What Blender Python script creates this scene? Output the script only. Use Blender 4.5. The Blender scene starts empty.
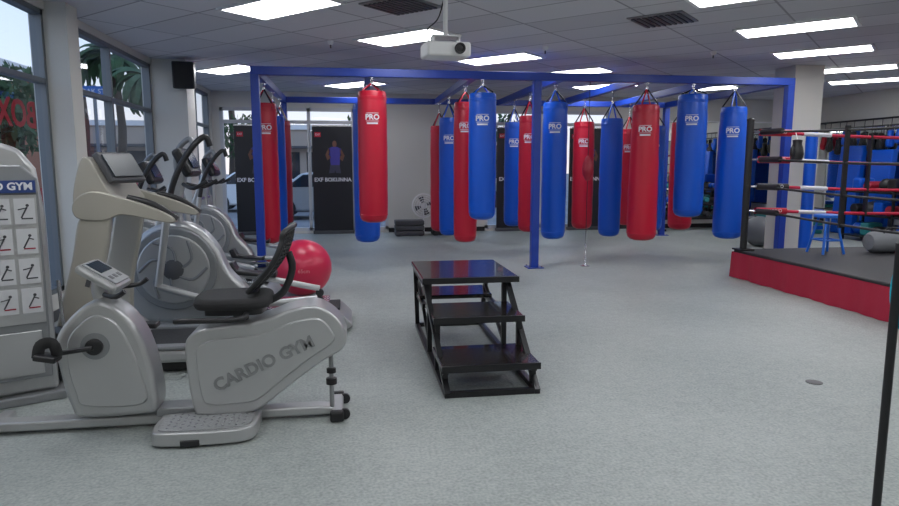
import bpy, bmesh, math, random
from mathutils import Vector, Matrix, Euler
random.seed(7)
C=bpy.context.collection
sc=bpy.context.scene
try:
    sc.view_settings.view_transform='Standard'
    sc.view_settings.look='None'
except Exception as e: print(e)
# ---------------------------------------------------------------- materials
MATS={}
def mat(name,col,rough=.5,metal=0,bump=0,bscale=200,var=0,vscale=5,spec=None,emit=None,estr=0,coat=0):
    if name in MATS: return MATS[name]
    m=bpy.data.materials.new(name);m.use_nodes=True
    nt=m.node_tree;b=nt.nodes['Principled BSDF']
    b.inputs['Base Color'].default_value=(*col,1);b.inputs['Roughness'].default_value=rough
    b.inputs['Metallic'].default_value=metal
    if coat: b.inputs['Coat Weight'].default_value=coat
    if spec is not None: b.inputs['Specular IOR Level'].default_value=spec
    if emit: b.inputs['Emission Color'].default_value=(*emit,1);b.inputs['Emission Strength'].default_value=estr
    if bump or var:
        tc=nt.nodes.new('ShaderNodeTexCoord')
    if bump:
        n=nt.nodes.new('ShaderNodeTexNoise');n.inputs['Scale'].default_value=bscale
        bp=nt.nodes.new('ShaderNodeBump');bp.inputs['Strength'].default_value=bump;bp.inputs['Distance'].default_value=.01
        nt.links.new(tc.outputs['Object'],n.inputs['Vector']);nt.links.new(n.outputs['Fac'],bp.inputs['Height'])
        nt.links.new(bp.outputs['Normal'],b.inputs['Normal'])
    if var:
        n=nt.nodes.new('ShaderNodeTexNoise');n.inputs['Scale'].default_value=vscale;n.inputs['Detail'].default_value=6
        mr=nt.nodes.new('ShaderNodeMapRange');mr.inputs['From Min'].default_value=.3;mr.inputs['From Max'].default_value=.7
        mr.inputs['To Min'].default_value=1-var;mr.inputs['To Max'].default_value=1+var
        mx=nt.nodes.new('ShaderNodeVectorMath');mx.operation='SCALE';mx.inputs[0].default_value=col
        nt.links.new(tc.outputs['Object'],n.inputs['Vector']);nt.links.new(n.outputs['Fac'],mr.inputs['Value'])
        nt.links.new(mr.outputs['Result'],mx.inputs['Scale']);nt.links.new(mx.outputs['Vector'],b.inputs['Base Color'])
    MATS[name]=m;return m
RED=mat('vinyl_red',(.50,.006,.03),.36,bump=.15,bscale=60)
BLUE=mat('vinyl_blue',(.0,.085,.56),.33,bump=.15,bscale=60)
DRED=mat('vinyl_dark_red',(.3,.01,.03),.45)
FRAMEB=mat('frame_blue_paint',(.01,.045,.33),.35)
BLACK=mat('black_plastic',(.012,.012,.014),.4)
RUB=mat('black_rubber',(.018,.018,.02),.75,bump=.3,bscale=300)
BMET=mat('black_steel',(.015,.015,.017),.3,metal=.3)
WOODB=mat('black_stained_ply',(.014,.011,.010),.22,var=.5,vscale=8,coat=.4)
STEEL=mat('steel',(.6,.6,.62),.25,metal=1)
SILV=mat('silver_plastic',(.44,.445,.45),.3,metal=.55)
SILV2=mat('silver_plastic_dark',(.24,.25,.26),.4,metal=.3)
CHAMP=mat('champagne_plastic',(.42,.40,.35),.35,metal=.35)
DGREY=mat('dark_grey',(.07,.072,.08),.5)
WHITE=mat('white_paint',(.8,.8,.8),.5)
WPRINT=mat('white_print',(.72,.73,.78),.5)
CREAM=mat('cream_wall',(.62,.61,.57),.8,bump=.1,bscale=80)
MULL=mat('window_aluminium',(.16,.18,.2),.4,metal=.5)
MULW=mat('window_frame_white',(.55,.56,.58),.5)
SCREEN=mat('screen_glass',(.02,.03,.04),.1)
APRON=mat('apron_red_cloth',(.36,.012,.04),.8,bump=.3,bscale=40)
CANV=mat('ring_canvas_black',(.022,.021,.024),.6,bump=.2,bscale=60)
NAVY=mat('sign_navy',(.02,.05,.2),.4)
CYAN=mat('cyan_cloth',(.0,.45,.6),.8)
MIRROR=mat('mirror',(.85,.88,.88),.02,metal=1)
BALLR=mat('ball_red',(.58,.02,.07),.3)
TEAL=mat('teal_vinyl',(.02,.22,.24),.5)
def glassmat():
    m=bpy.data.materials.new('window_glass');m.use_nodes=True;nt=m.node_tree;nt.nodes.clear()
    N=nt.nodes.new;Lk=nt.links.new
    o=N('ShaderNodeOutputMaterial');mx=N('ShaderNodeMixShader');t=N('ShaderNodeBsdfTransparent')
    g=N('ShaderNodeBsdfGlossy');g.inputs['Roughness'].default_value=.01
    ge=N('ShaderNodeNewGeometry');d=N('ShaderNodeVectorMath');d.operation='DOT_PRODUCT'
    Lk(ge.outputs['Normal'],d.inputs[0]);Lk(ge.outputs['Incoming'],d.inputs[1])
    a=N('ShaderNodeMath');a.operation='ABSOLUTE';s=N('ShaderNodeMath');s.operation='SUBTRACT';s.inputs[0].default_value=1
    p=N('ShaderNodeMath');p.operation='POWER';p.inputs[1].default_value=5;ma=N('ShaderNodeMath');ma.operation='MULTIPLY_ADD';ma.inputs[1].default_value=.9;ma.inputs[2].default_value=.05
    Lk(d.outputs['Value'],a.inputs[0]);Lk(a.outputs[0],s.inputs[1]);Lk(s.outputs[0],p.inputs[0]);Lk(p.outputs[0],ma.inputs[0])
    t.inputs['Color'].default_value=(.9,.95,.97,1)
    Lk(ma.outputs[0],mx.inputs[0]);Lk(t.outputs[0],mx.inputs[1]);Lk(g.outputs[0],mx.inputs[2]);Lk(mx.outputs[0],o.inputs[0])
    return m
GLASS=glassmat()
# ---------------------------------------------------------------- helpers
def group(name,loc=(0,0,0)):
    e=bpy.data.objects.new(name,None);e.location=loc;e.empty_display_size=.2;C.objects.link(e);return e
def put(me,name,parent,m=None,smooth=None,bevel=0,seg=2):
    ob=bpy.data.objects.new(name,me);C.objects.link(ob)
    if m is not None: me.materials.clear();me.materials.append(m)
    if smooth is not None:
        me.shade_smooth();me.set_sharp_from_angle(angle=math.radians(smooth))
    if parent is not None:
        ob.parent=parent;ob.matrix_parent_inverse=Matrix.Translation(-Vector(parent.location))
    if bevel:
        b=ob.modifiers.new('bevel','BEVEL');b.width=bevel;b.segments=seg;b.limit_method='ANGLE';b.angle_limit=math.radians(35);b.harden_normals=False
    return ob
def fromdata(name,v,f,parent,m,smooth=None,bevel=0,seg=2):
    me=bpy.data.meshes.new(name);me.from_pydata([tuple(a) for a in v],[],f)
    bm=bmesh.new();bm.from_mesh(me);bmesh.ops.recalc_face_normals(bm,faces=bm.faces);bm.to_mesh(me);bm.free()
    me.update();return put(me,name,parent,m,smooth,bevel,seg)
def boxv(c,s,R=None):
    v=[]
    for i in (-1,1):
        for j in (-1,1):
            for k in (-1,1):
                p=Vector((i*s[0]/2,j*s[1]/2,k*s[2]/2))
                if R is not None: p=R@p
                v.append(p+Vector(c))
    return v,[(0,1,3,2),(4,6,7,5),(0,4,5,1),(2,3,7,6),(0,2,6,4),(1,5,7,3)]
def box(name,c,s,m,parent=None,bevel=0,rot=None,smooth=None):
    R=Euler(rot).to_matrix() if rot else None
    v,f=boxv(c,s,R);return fromdata(name,v,f,parent,m,smooth,bevel)
def boxes(name,lst,m,parent=None,bevel=0):
    V=[];F=[]
    for a in lst:
        v,f=boxv(a[0],a[1],Euler(a[2]).to_matrix() if len(a)>2 else None)
        o=len(V);V+=v;F+=[tuple(i+o for i in q) for q in f]
    return fromdata(name,V,F,parent,m,None,bevel)
def span(x0,x1,y0,y1,z0,z1): return (((x0+x1)/2,(y0+y1)/2,(z0+z1)/2),(x1-x0,y1-y0,z1-z0))
def catmull(pts,n=6,closed=False):
    P=[Vector(p) for p in pts];out=[];N=len(P)
    rng=range(N) if closed else range(N-1)
    for i in rng:
        if closed: a,b,c,d=P[(i-1)%N],P[i],P[(i+1)%N],P[(i+2)%N]
        else: a,b,c,d=P[max(i-1,0)],P[i],P[i+1],P[min(i+2,N-1)]
        for k in range(n):
            t=k/n
            out.append(.5*((2*b)+(-a+c)*t+(2*a-5*b+4*c-d)*t*t+(-a+3*b-3*c+d)*t**3))
    if not closed: out.append(P[-1])
    return out
def tube(name,pts,r,m,parent=None,seg=12,smoothpath=0,rad=None,flat=1):
    P=[Vector(p) for p in pts]
    if smoothpath: P=catmull(P,smoothpath)
    V=[];F=[];N=len(P);up=None
    for i,p in enumerate(P):
        t=(P[min(i+1,N-1)]-P[max(i-1,0)]).normalized()
        if up is None:
            up=Vector((0,0,1)) if abs(t.z)<.9 else Vector((0,1,0))
        a=t.cross(up).normalized();b=a.cross(t).normalized();up=b
        rr=r if rad is None else rad[0]+(rad[1]-rad[0])*i/(N-1)
        for k in range(seg):
            w=2*math.pi*k/seg+(math.pi/4 if seg==4 else 0);V.append(p+a*math.cos(w)*rr*flat+b*math.sin(w)*rr)
    for i in range(N-1):
        for k in range(seg):
            F.append((i*seg+k,i*seg+(k+1)%seg,(i+1)*seg+(k+1)%seg,(i+1)*seg+k))
    F.append(tuple(range(seg)));F.append(tuple((N-1)*seg+k for k in range(seg)))
    return fromdata(name,V,F,parent,m,40 if seg>4 else None)
def prism(name,prof,y0,y1,m,parent=None,bevel=0,n=0,seg=3,smooth=35):
    P=[Vector((p[0],0,p[1])) for p in prof]
    if n: P=catmull(P,n,True)
    N=len(P);V=[Vector((p.x,y0,p.z)) for p in P]+[Vector((p.x,y1,p.z)) for p in P]
    F=[tuple(range(N)),tuple(range(2*N-1,N-1,-1))]+[(i,(i+1)%N,N+(i+1)%N,N+i) for i in range(N)]
    return fromdata(name,V,F,parent,m,smooth,bevel,seg)
def lathe(name,prof,loc,m,parent=None,seg=32,axis='Z',smooth=40):
    V=[];F=[];N=len(prof)
    for r,z in prof:
        for k in range(seg):
            w=2*math.pi*k/seg;p=Vector((r*math.cos(w),r*math.sin(w),z))
            if axis=='Y': p=Vector((p.x,p.z,p.y))
            if axis=='X': p=Vector((p.z,p.x,p.y))
            V.append(p+Vector(loc))
    for i in range(N-1):
        for k in range(seg): F.append((i*seg+k,i*seg+(k+1)%seg,(i+1)*seg+(k+1)%seg,(i+1)*seg+k))
    F.append(tuple(range(seg)));F.append(tuple((N-1)*seg+k for k in range(seg)))
    return fromdata(name,V,F,parent,m,smooth)
def textmesh(s,size,ext=.002,off=0):
    cu=bpy.data.curves.new('t','FONT');cu.body=s;cu.size=size;cu.extrude=ext;cu.align_x='CENTER';cu.align_y='CENTER';cu.resolution_u=3;cu.offset=off
    ob=bpy.data.objects.new('t',cu);C.objects.link(ob);bpy.context.view_layer.update()
    me=bpy.data.meshes.new_from_object(ob.evaluated_get(bpy.context.evaluated_depsgraph_get()))
    bpy.data.objects.remove(ob);bpy.data.curves.remove(cu);return me
def text(name,s,size,loc,rot,m,parent,ext=.002,off=0):
    me=textmesh(s,size,ext,off)
    me.transform(Matrix.Translation(loc)@Euler(rot).to_matrix().to_4x4());return put(me,name,parent,m)
def chainmesh(p0,p1,parent,name='chain',L=.055,r=.0045,w=.014):
    p0=Vector(p0);p1=Vector(p1);d=p1-p0;n=max(1,int(d.length/(L*.8)));V=[];F=[]
    q=d.to_track_quat('Z','Y').to_matrix()
    for i in range(n):
        c=p0+d*((i+.5)/n);R=q@Matrix.Rotation(math.pi/2*(i%2),3,'Z')
        o=len(V);A=10;B=5
        for a in range(A):
            t=2*math.pi*a/A
            for b in range(B):
                s=2*math.pi*b/B
                x=(w+r*math.cos(s))*math.cos(t);z=(L/2+r*math.cos(s))*math.sin(t);y=r*math.sin(s)
                V.append(c+R@Vector((x,y,z)))
        for a in range(A):
            for b in range(B):
                F.append((o+a*B+b,o+a*B+(b+1)%B,o+((a+1)%A)*B+(b+1)%B,o+((a+1)%A)*B+b))
    return fromdata(name,V,F,parent,STEEL,60)
# ---------------------------------------------------------------- room shell
ZC=3.05;XL=-2.85;XR=11.0;YB=14.6;YF=-3.0
def floormat():
    m=bpy.data.materials.new('carpet_grey_green');m.use_nodes=True;nt=m.node_tree;b=nt.nodes['Principled BSDF']
    tc=nt.nodes.new('ShaderNodeTexCoord')
    n1=nt.nodes.new('ShaderNodeTexNoise');n1.inputs['Scale'].default_value=.9;n1.inputs['Detail'].default_value=5
    n2=nt.nodes.new('ShaderNodeTexNoise');n2.inputs['Scale'].default_value=60;n2.inputs['Detail'].default_value=3
    n3=nt.nodes.new('ShaderNodeTexNoise');n3.inputs['Scale'].default_value=14;n3.inputs['Detail'].default_value=6
    for n in (n1,n2,n3): nt.links.new(tc.outputs['Object'],n.inputs['Vector'])
    r=nt.nodes.new('ShaderNodeValToRGB');r.color_ramp.elements[0].color=(.20,.228,.22,1);r.color_ramp.elements[1].color=(.42,.445,.43,1)
    r.color_ramp.elements[0].position=.35;r.color_ramp.elements[1].position=.72
    a=nt.nodes.new('ShaderNodeMath');a.operation='MULTIPLY_ADD';a.inputs[1].default_value=.28
    a2=nt.nodes.new('ShaderNodeMath');a2.operation='MULTIPLY';a2.inputs[1].default_value=.55
    a3=nt.nodes.new('ShaderNodeMath');a3.operation='MULTIPLY_ADD';a3.inputs[1].default_value=.22
    nt.links.new(n2.outputs['Fac'],a2.inputs[0]);nt.links.new(n3.outputs['Fac'],a3.inputs[0]);nt.links.new(a2.outputs[0],a3.inputs[2])
    nt.links.new(n1.outputs['Fac'],a.inputs[0]);nt.links.new(a3.outputs[0],a.inputs[2]);nt.links.new(a.outputs[0],r.inputs[0])
    nt.links.new(r.outputs[0],b.inputs['Base Color']);b.inputs['Roughness'].default_value=.5
    bp=nt.nodes.new('ShaderNodeBump');bp.inputs['Strength'].default_value=.4;bp.inputs['Distance'].default_value=.01
    nt.links.new(n2.outputs['Fac'],bp.inputs['Height']);nt.links.new(bp.outputs[0],b.inputs['Normal']);return m
def ceilmat():
    m=bpy.data.materials.new('ceiling_tiles');m.use_nodes=True;nt=m.node_tree;b=nt.nodes['Principled BSDF']
    tc=nt.nodes.new('ShaderNodeTexCoord');mp=nt.nodes.new('ShaderNodeMapping');mp.inputs['Rotation'].default_value=(0,0,math.radians(45))
    mp.inputs['Location'].default_value=(.1,.2,0)
    br=nt.nodes.new('ShaderNodeTexBrick');br.offset=0;br.inputs['Scale'].default_value=1
    br.inputs['Brick Width'].default_value=1.22;br.inputs['Row Height'].default_value=.61;br.inputs['Mortar Size'].default_value=.012
    br.inputs['Color1'].default_value=(.58,.58,.61,1);br.inputs['Color2'].default_value=(.69,.69,.72,1);br.inputs['Mortar'].default_value=(.33,.33,.36,1)
    n=nt.nodes.new('ShaderNodeTexNoise');n.inputs['Scale'].default_value=60
    bp=nt.nodes.new('ShaderNodeBump');bp.inputs['Strength'].default_value=.3;bp.inputs['Distance'].default_value=.01
    nt.links.new(tc.outputs['Object'],mp.inputs[0]);nt.links.new(mp.outputs[0],br.inputs['Vector']);nt.links.new(br.outputs['Color'],b.inputs['Base Color'])
    nt.links.new(tc.outputs['Object'],n.inputs['Vector']);nt.links.new(n.outputs['Fac'],bp.inputs['Height']);nt.links.new(bp.outputs[0],b.inputs['Normal'])
    b.inputs['Roughness'].default_value=.9;return m
def S(*a): return span(*a)
boxes('floor',[S(XL-.15,XR+.15,YF-.15,YB+.15,-.1,0)],floormat())
boxes('ceiling',[S(XL-.15,XR+.15,YF-.15,YB+.15,ZC,ZC+.1)],ceilmat())
boxes('wall_left',[S(XL-.15,XL,YF,3.6,0,ZC),S(XL-.15,XL,3.6,6.98,0,.25),S(XL-.15,XL,3.6,6.98,2.97,ZC),S(XL-.15,XL+.19,6.98,7.25,0,ZC),
   S(XL-.15,XL,7.25,10.4,0,.25),S(XL-.15,XL,7.25,10.4,2.97,ZC),S(XL-.15,XL+.48,10.4,10.9,0,ZC),
   S(XL-.15,XL,10.9,14.4,0,.25),S(XL-.15,XL,10.9,14.4,2.97,ZC),S(XL-.15,XL,14.4,YB,0,ZC)],CREAM)
boxes('wall_back',[S(XL-.15,-2.7,YB,YB+.15,0,ZC),S(-2.7,.85,YB,YB+.15,2.72,ZC),S(-2.7,.85,YB,YB+.15,0,.06),S(.85,3.05,YB,YB+.15,0,ZC),
   S(3.05,6.0,YB,YB+.15,2.72,ZC),S(3.05,6.0,YB,YB+.15,0,.06),S(6.0,XR+.15,YB,YB+.15,0,ZC)],CREAM)
boxes('wall_right',[S(XR,XR+.15,YF,YB,0,ZC)],CREAM)
boxes('wall_front',[S(XL-.15,XR+.15,YF-.15,YF,0,ZC)],CREAM)
boxes('baseboard_back',[S(.85,3.05,YB-.02,YB,0,.1),S(6.0,XR,YB-.02,YB,0,.1)],BLACK)
boxes('baseboard_left',[S(XL,XL+.015,YF,6.97,0,.1),S(XL,XL+.015,7.26,10.39,0,.1),S(XL,XL+.015,10.91,YB,0,.1)],DGREY)
def window_x(name,y0,y1,z0,z1,divs,transom):
    g=group(name,(XL-.075,(y0+y1)/2,z0));w=.05;l=[]
    x0,x1=XL-.12,XL-.02
    l+= [S(x0,x1,y0,y1,z0,z0+w),S(x0,x1,y0,y1,z1-w,z1),S(x0,x1,y0,y0+w,z0,z1),S(x0,x1,y1-w,y1,z0,z1)]
    for d in divs: l.append(S(x0,x1,d-w/2,d+w/2,z0,z1))
    for t in transom: l.append(S(x0+.005,x1-.005,y0,y1,t-w/2,t+w/2))
    boxes('frame',l,MULL,g);x=XL-.07
    fromdata('glass',[(x,y0,z0),(x,y1,z0),(x,y1,z1),(x,y0,z1)],[(0,1,2,3)],g,GLASS);return g
def window_y(name,x0,x1,z0,z1,divs,transom):
    g=group(name,((x0+x1)/2,YB+.075,z0));w=.07;l=[];y0,y1=YB+.0,YB+.1
    l+= [S(x0,x1,y0,y1,z0,z0+w),S(x0,x1,y0,y1,z1-w,z1),S(x0,x0+w,y0,y1,z0,z1),S(x1-w,x1,y0,y1,z0,z1)]
    for d in divs: l.append(S(d-w/2,d+w/2,y0,y1,z0,z1))
    for t in transom: l.append(S(x0,x1,y0+.005,y1-.005,t-w/2,t+w/2))
    boxes('frame',l,MULW,g);y=YB+.06
    fromdata('glass',[(x0,y,z0),(x1,y,z0),(x1,y,z1),(x0,y,z1)],[(0,1,2,3)],g,GLASS)
w1=window_x('window_1',3.6,6.98,.25,2.97,[5.2],[2.3])
me=textmesh('BOXING',.34,.002,.008);me.transform(Matrix.Translation((XL-.075,6.15,1.95))@Matrix.Rotation(-math.pi/2,4,'Z')@Matrix.Rotation(math.pi/2,4,'X'));put(me,'glass_lettering',w1,mat('letter_red',(.4,.01,.02),.5))
window_x('window_2',7.25,10.4,.25,2.97,[8.75],[2.3])
window_x('window_3',10.9,14.4,.25,2.97,[12.1,13.3],[2.3])
window_y('window_4',-2.7,.85,.06,2.72,[-1.33,-.85,.1],[2.42])
window_y('window_5',3.05,6.0,.06,2.72,[4.35,4.9],[2.42])
boxes('column',[S(6.92,7.42,9.5,10.0,0,ZC)],CREAM)
boxes('trim_1',[S(6.9,7.44,9.48,9.5,0,.1),S(6.9,6.92,9.5,10.0,0,.1)],BLACK)
lathe('floor_outlet_cover',[(.055,0),(.055,.003),(.03,.005),(.002,.004)],(3.17,3.93,0),BMET,None,20)
# ---------------------------------------------------------------- ceiling lights
EM=mat('light_diffuser',(.9,.9,.9),.5,emit=(.96,.975,1.0),estr=11.8)
def panel(x,y):
    g=group('ceiling_light',(x,y,ZC));R=(0,0,-math.pi/4)
    box('diffuser',(x,y,ZC-.012),(1.14,.53,.012),EM,g,rot=R)
    Rm=Euler(R).to_matrix();l=[]
    for c,s in [((0,.285,0),(1.22,.04,.02)),((0,-.285,0),(1.22,.04,.02)),((.59,0,0),(.04,.53,.02)),((-.59,0,0),(.04,.53,.02))]:
        l.append((Rm@Vector(c)+Vector((x,y,ZC-.011)),s,R))
    boxes('trim',l,WHITE,g)
for p in [(-.635,6.8),(.72,8.2),(2.2,9.6),(5.03,6.95),(6.45,8.32),(8.1,9.7),(9.45,11.0),(-1.87,11.3),(.14,13.0),(3.75,10.75),(5.0,12.5),(3.65,5.6),
          (2.3,4.2),(.9,2.8),(-.5,1.4),(-1.9,3.9),(6.6,4.2),(5.2,2.8),(3.8,1.4),(8.4,6.2),(9.8,7.8),(1.5,-.8),(5.5,-.8),(-1.5,-1.2),(9,.5),(9.2,3.2),(7.2,12.6)]:
    panel(*p)
for x,y in [(.53,6.6),(3.35,6.8)]:
    g=group('ceiling_vent',(x,y,ZC));R=(0,0,math.pi/4);Rm=Euler(R).to_matrix()
    box('frame',(x,y,ZC-.008),(.58,.58,.014),SILV2,g,rot=R)
    boxes('louvers',[(Rm@Vector((0,-.24+.06*i,0))+Vector((x,y,ZC-.022)),(.5,.03,.012),R) for i in range(9)],DGREY,g)
# ---------------------------------------------------------------- bag frame
g=group('punching_bag_frame',(2.7,9.2,0));FY=9.2;BY=13.1;ZT=2.8;bt=.11
post=[(-1.22,FY),(2.67,FY),(6.62,FY),(-1.22,BY),(6.62,BY)]
for i,(x,y) in enumerate(post):
    box('post_%d'%i,(x,y,(ZT-bt)/2),(bt,bt,ZT-bt),FRAMEB,g,.006)
    box('foot_%d'%i,(x,y,.006),(.24,.24,.012),FRAMEB,g,.003)
    for dx in (-.09,.09):
        for dy in (-.09,.09): lathe('bolt',[(.014,.012),(.014,.028),(.006,.032)],(x+dx,y+dy,0),STEEL,g,8)
box('beam_front',(2.7,FY,ZT-bt/2),(7.95,bt,bt),FRAMEB,g,.006)
box('beam_rear',(2.7,BY,ZT-bt/2),(7.95,bt,bt),FRAMEB,g,.006)
for i,x in enumerate((-1.22,.3,1.75,3.03,4.27,5.5,6.62)):
    box('crossbeam_%d'%i,(x,(FY+BY)/2,ZT-bt/2),(bt*.9,BY-FY-bt,bt),FRAMEB,g,.006)
# ---------------------------------------------------------------- bags
def bag(x,y,zt,zb,m,r=.18,label=True,cone=0,rot=0):
    g=group('punching_bag',(x,y,zb));L=zt-zb
    prof=[(.001,0),(r*.55,.004),(r*.82,.025),(r*.95,.06),(r,.12)]
    for i in range(1,9):
        t=i/9;prof.append((r*(1+.025*math.sin(t*math.pi))*(1-cone*t)+(.004 if i%2 else 0),.12+(L-.16)*t))
    rt=r*(1-cone);prof+=[(rt,L-.03),(rt*.96,L-.005),(rt*.9,L),(rt*.88,L-.02),(.001,L-.02)]
    lathe('body',prof,(x,y,zb),m,g,36)
    lathe('bottom_seam',[(r*.985,.095),(r*1.012,.1),(r*1.012,.115),(r*.985,.12)],(x,y,zb),m,g,36)
    lathe('top_band',[(rt*1.0,L-.12),(rt*1.025,L-.115),(rt*1.025,L-.08),(rt*1.0,L-.075)],(x,y,zb),m,g,36)
    hub=Vector((x,y,min(zt+.26,2.61)))
    for k in range(4):
        w=math.pi/4+k*math.pi/2+rot;e=Vector((x+rt*.97*math.cos(w),y+rt*.97*math.sin(w),zt-.1))
        t2=Vector((x+rt*.9*math.cos(w),y+rt*.9*math.sin(w),zt+.01))
        tube('strap_%d'%k,[e,t2,hub],.012,m if k%2==0 else BLACK,g,6)
    lathe('swivel',[(.012,-.03),(.022,-.02),(.022,.02),(.012,.03)],hub,STEEL,g,12)
    chainmesh(hub+Vector((0,0,.02)),(x,y,2.69),g)
    lathe('hook_plate',[(.035,2.675),(.035,2.69)],(x,y,0),STEEL,g,12)
    if label:
        a0=math.atan2(-y,-x)+rot*.3
        me=textmesh('PRO',.1,.0008,.003);sz=zt-.36
        rr=r*1.03
        for v in me.vertices:
            lx,lz,dp=v.co.x,v.co.y,v.co.z;w=a0+lx/rr;q=rr+.004+dp
            v.co=(x+q*math.cos(w),y+q*math.sin(w),sz+lz)
        put(me,'label_text',g,WPRINT)
        for j,(hh,wd) in enumerate([(.006,.17),(.006,.17),(.022,.15)]):
            zz=sz+[.056,-.05,-.08][j];V=[];F=[]
            for k in range(9):
                w=a0+(-.5+k/8)*wd/rr;q=rr+.004
                V+=[(x+q*math.cos(w),y+q*math.sin(w),zz-hh/2),(x+q*math.cos(w),y+q*math.sin(w),zz+hh/2)]
            F=[(2*k,2*k+2,2*k+3,2*k+1) for k in range(8)]
            fromdata('label_stripe_%d'%j,V,F,g,WPRINT)
    return g
bag(-1.22,10.1,2.4,.32,RED,.17)
bag(-1.22,12.4,2.3,.3,DRED,.17,False)
bag(-1.22,11.3,2.3,.3,BLUE,.17,False)
bag(.33,FY,2.5,.70,RED,.195)
bag(.26,10.0,2.4,.33,BLUE,.19,False)
bag(1.75,12.75,2.25,.2,RED,.17,False)
bag(1.75,11.5,2.32,.25,BLUE,.17)
bag(1.77,9.95,2.44,.31,RED,.175)
bag(1.88,FY,2.5,.72,BLUE,.19)
bag(3.03,11.9,2.28,.36,BLUE,.17)
bag(3.03,10.85,2.32,.36,RED,.17)
bag(3.06,9.55,2.42,.38,BLUE,.18)
bag(4.27,11.6,2.28,.32,RED,.185)
bag(4.27,10.3,2.25,.32,BLUE,.175,False)
bag(4.33,FY,2.37,.38,RED,.215,cone=.12)
bag(5.5,11.3,2.2,.3,BLUE,.19)
bag(5.06,FY,2.53,.72,BLUE,.21)
bag(5.5,10.25,2.2,.42,RED,.19,False)
bag(5.73,FY,2.36,.38,BLUE,.215,cone=.14)
bag(5.5,12.4,2.2,.3,RED,.17)
# double end bag on cord with floor anchor
x,y=3.46,FY;g=group('double_end_bag',(x,y,0))
lathe('anchor',[(.07,0),(.07,.01),(.02,.02),(.012,.05)],(x,y,0),STEEL,g,16)
chainmesh((x,y,.03),(x,y,.35),g,'floor_chain')
tube('lower_cord',[(x,y,.34),(x,y,1.28)],.006,BLACK,g,6)
lathe('bladder',[(.004,1.26),(.04,1.29),(.075,1.36),(.085,1.44),(.07,1.53),(.04,1.6),(.012,1.64)],(x,y,0),DRED,g,24)
tube('upper_cord',[(x,y,1.63),(x,y,2.69)],.006,BLACK,g,6)
# ---------------------------------------------------------------- posters (banners)
PBLK=mat('banner_black',(.012,.013,.018),.35)
def banner(x0,x1,fig=True):
    xc=(x0+x1)/2;y=YB-.1;g=group('boxing_banner',(xc,y,0))
    box('stand_base',(xc,y,.035),(x1-x0+.04,.12,.07),DGREY,g,.01)
    box('sheet',(xc,y,1.2),(x1-x0,.012,2.27),PBLK,g)
    box('top_rail',(xc,y,2.34),(x1-x0,.025,.03),STEEL,g)
    yy=y-.008
    text('title','EXF BOKUNNA',.115,(xc,yy,1.18),(math.pi/2,0,0),WPRINT,g,.001,.003)
    box('red_logo',(x0+.12,yy,2.15),(.13,.004,.1),RED,g)
    text('logo_text','EXF',.06,(x0+.12,yy-.003,2.15),(math.pi/2,0,0),WPRINT,g,.001)
    if fig:
        PUR=mat('print_purple',(.06,.05,.3),.5);SK=mat('print_skin',(.16,.07,.045),.5)
        def fl(n,pts,m): fromdata(n,[(xc+.05+a,yy-.001,b) for a,b in pts],[tuple(range(len(pts)))],g,m)
        fl('print_head',[(-.045,1.93),(-.03,1.89),(.03,1.89),(.045,1.93),(.045,1.98),(.02,2.02),(-.02,2.02),(-.045,1.98)],SK)
        fl('print_torso',[(-.13,1.86),(-.1,1.6),(-.09,1.5),(.1,1.5),(.11,1.62),(.14,1.85),(.05,1.89),(-.05,1.89)],PUR)
        fl('print_arm_l',[(-.13,1.86),(-.2,1.72),(-.16,1.6),(-.08,1.66),(-.1,1.7),(-.14,1.72),(-.09,1.8)],SK)
        fl('print_arm_r',[(.14,1.85),(.21,1.7),(.17,1.58),(.09,1.64),(.11,1.69),(.15,1.71),(.1,1.8)],SK)
        fl('print_shorts',[(-.1,1.5),(-.13,1.32),(-.01,1.33),(.0,1.4),(.02,1.33),(.13,1.32),(.1,1.5)],mat('print_dark',(.05,.05,.09),.5))
banner(-2.4,-1.55);banner(-.78,.07);banner(3.3,4.2);banner(5.0,5.86)
# ---------------------------------------------------------------- mirrors
def mirror_y(x0,x1,z0,z1,y=YB):
    g=group('wall_mirror',((x0+x1)/2,y,z0))
    box('glass',((x0+x1)/2,y-.012,(z0+z1)/2),(x1-x0,.01,z1-z0),MIRROR,g)
    boxes('frame',[S(x0-.03,x1+.03,y-.03,y,z0-.03,z0),S(x0-.03,x1+.03,y-.03,y,z1,z1+.03),S(x0-.03,x0,y-.03,y,z0,z1),S(x1,x1+.03,y-.03,y,z0,z1)],WHITE,g)
mirror_y(7.3,8.7,.25,2.5);mirror_y(8.8,10.3,.25,2.5)
def mirror_x(y0,y1,z0,z1):
    g=group('wall_mirror',(XR,(y0+y1)/2,z0))
    box('glass',(XR-.012,(y0+y1)/2,(z0+z1)/2),(.01,y1-y0,z1-z0),MIRROR,g)
    boxes('frame',[S(XR-.03,XR,y0-.03,y1+.03,z0-.03,z0),S(XR-.03,XR,y0-.03,y1+.03,z1,z1+.03),S(XR-.03,XR,y0-.03,y0,z0,z1),S(XR-.03,XR,y1,y1+.03,z0,z1)],DGREY,g)
mirror_x(12.1,14.4,.5,2.3);mirror_x(9.6,12.0,.5,2.3);mirror_x(7.1,9.5,.5,2.3)
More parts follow.
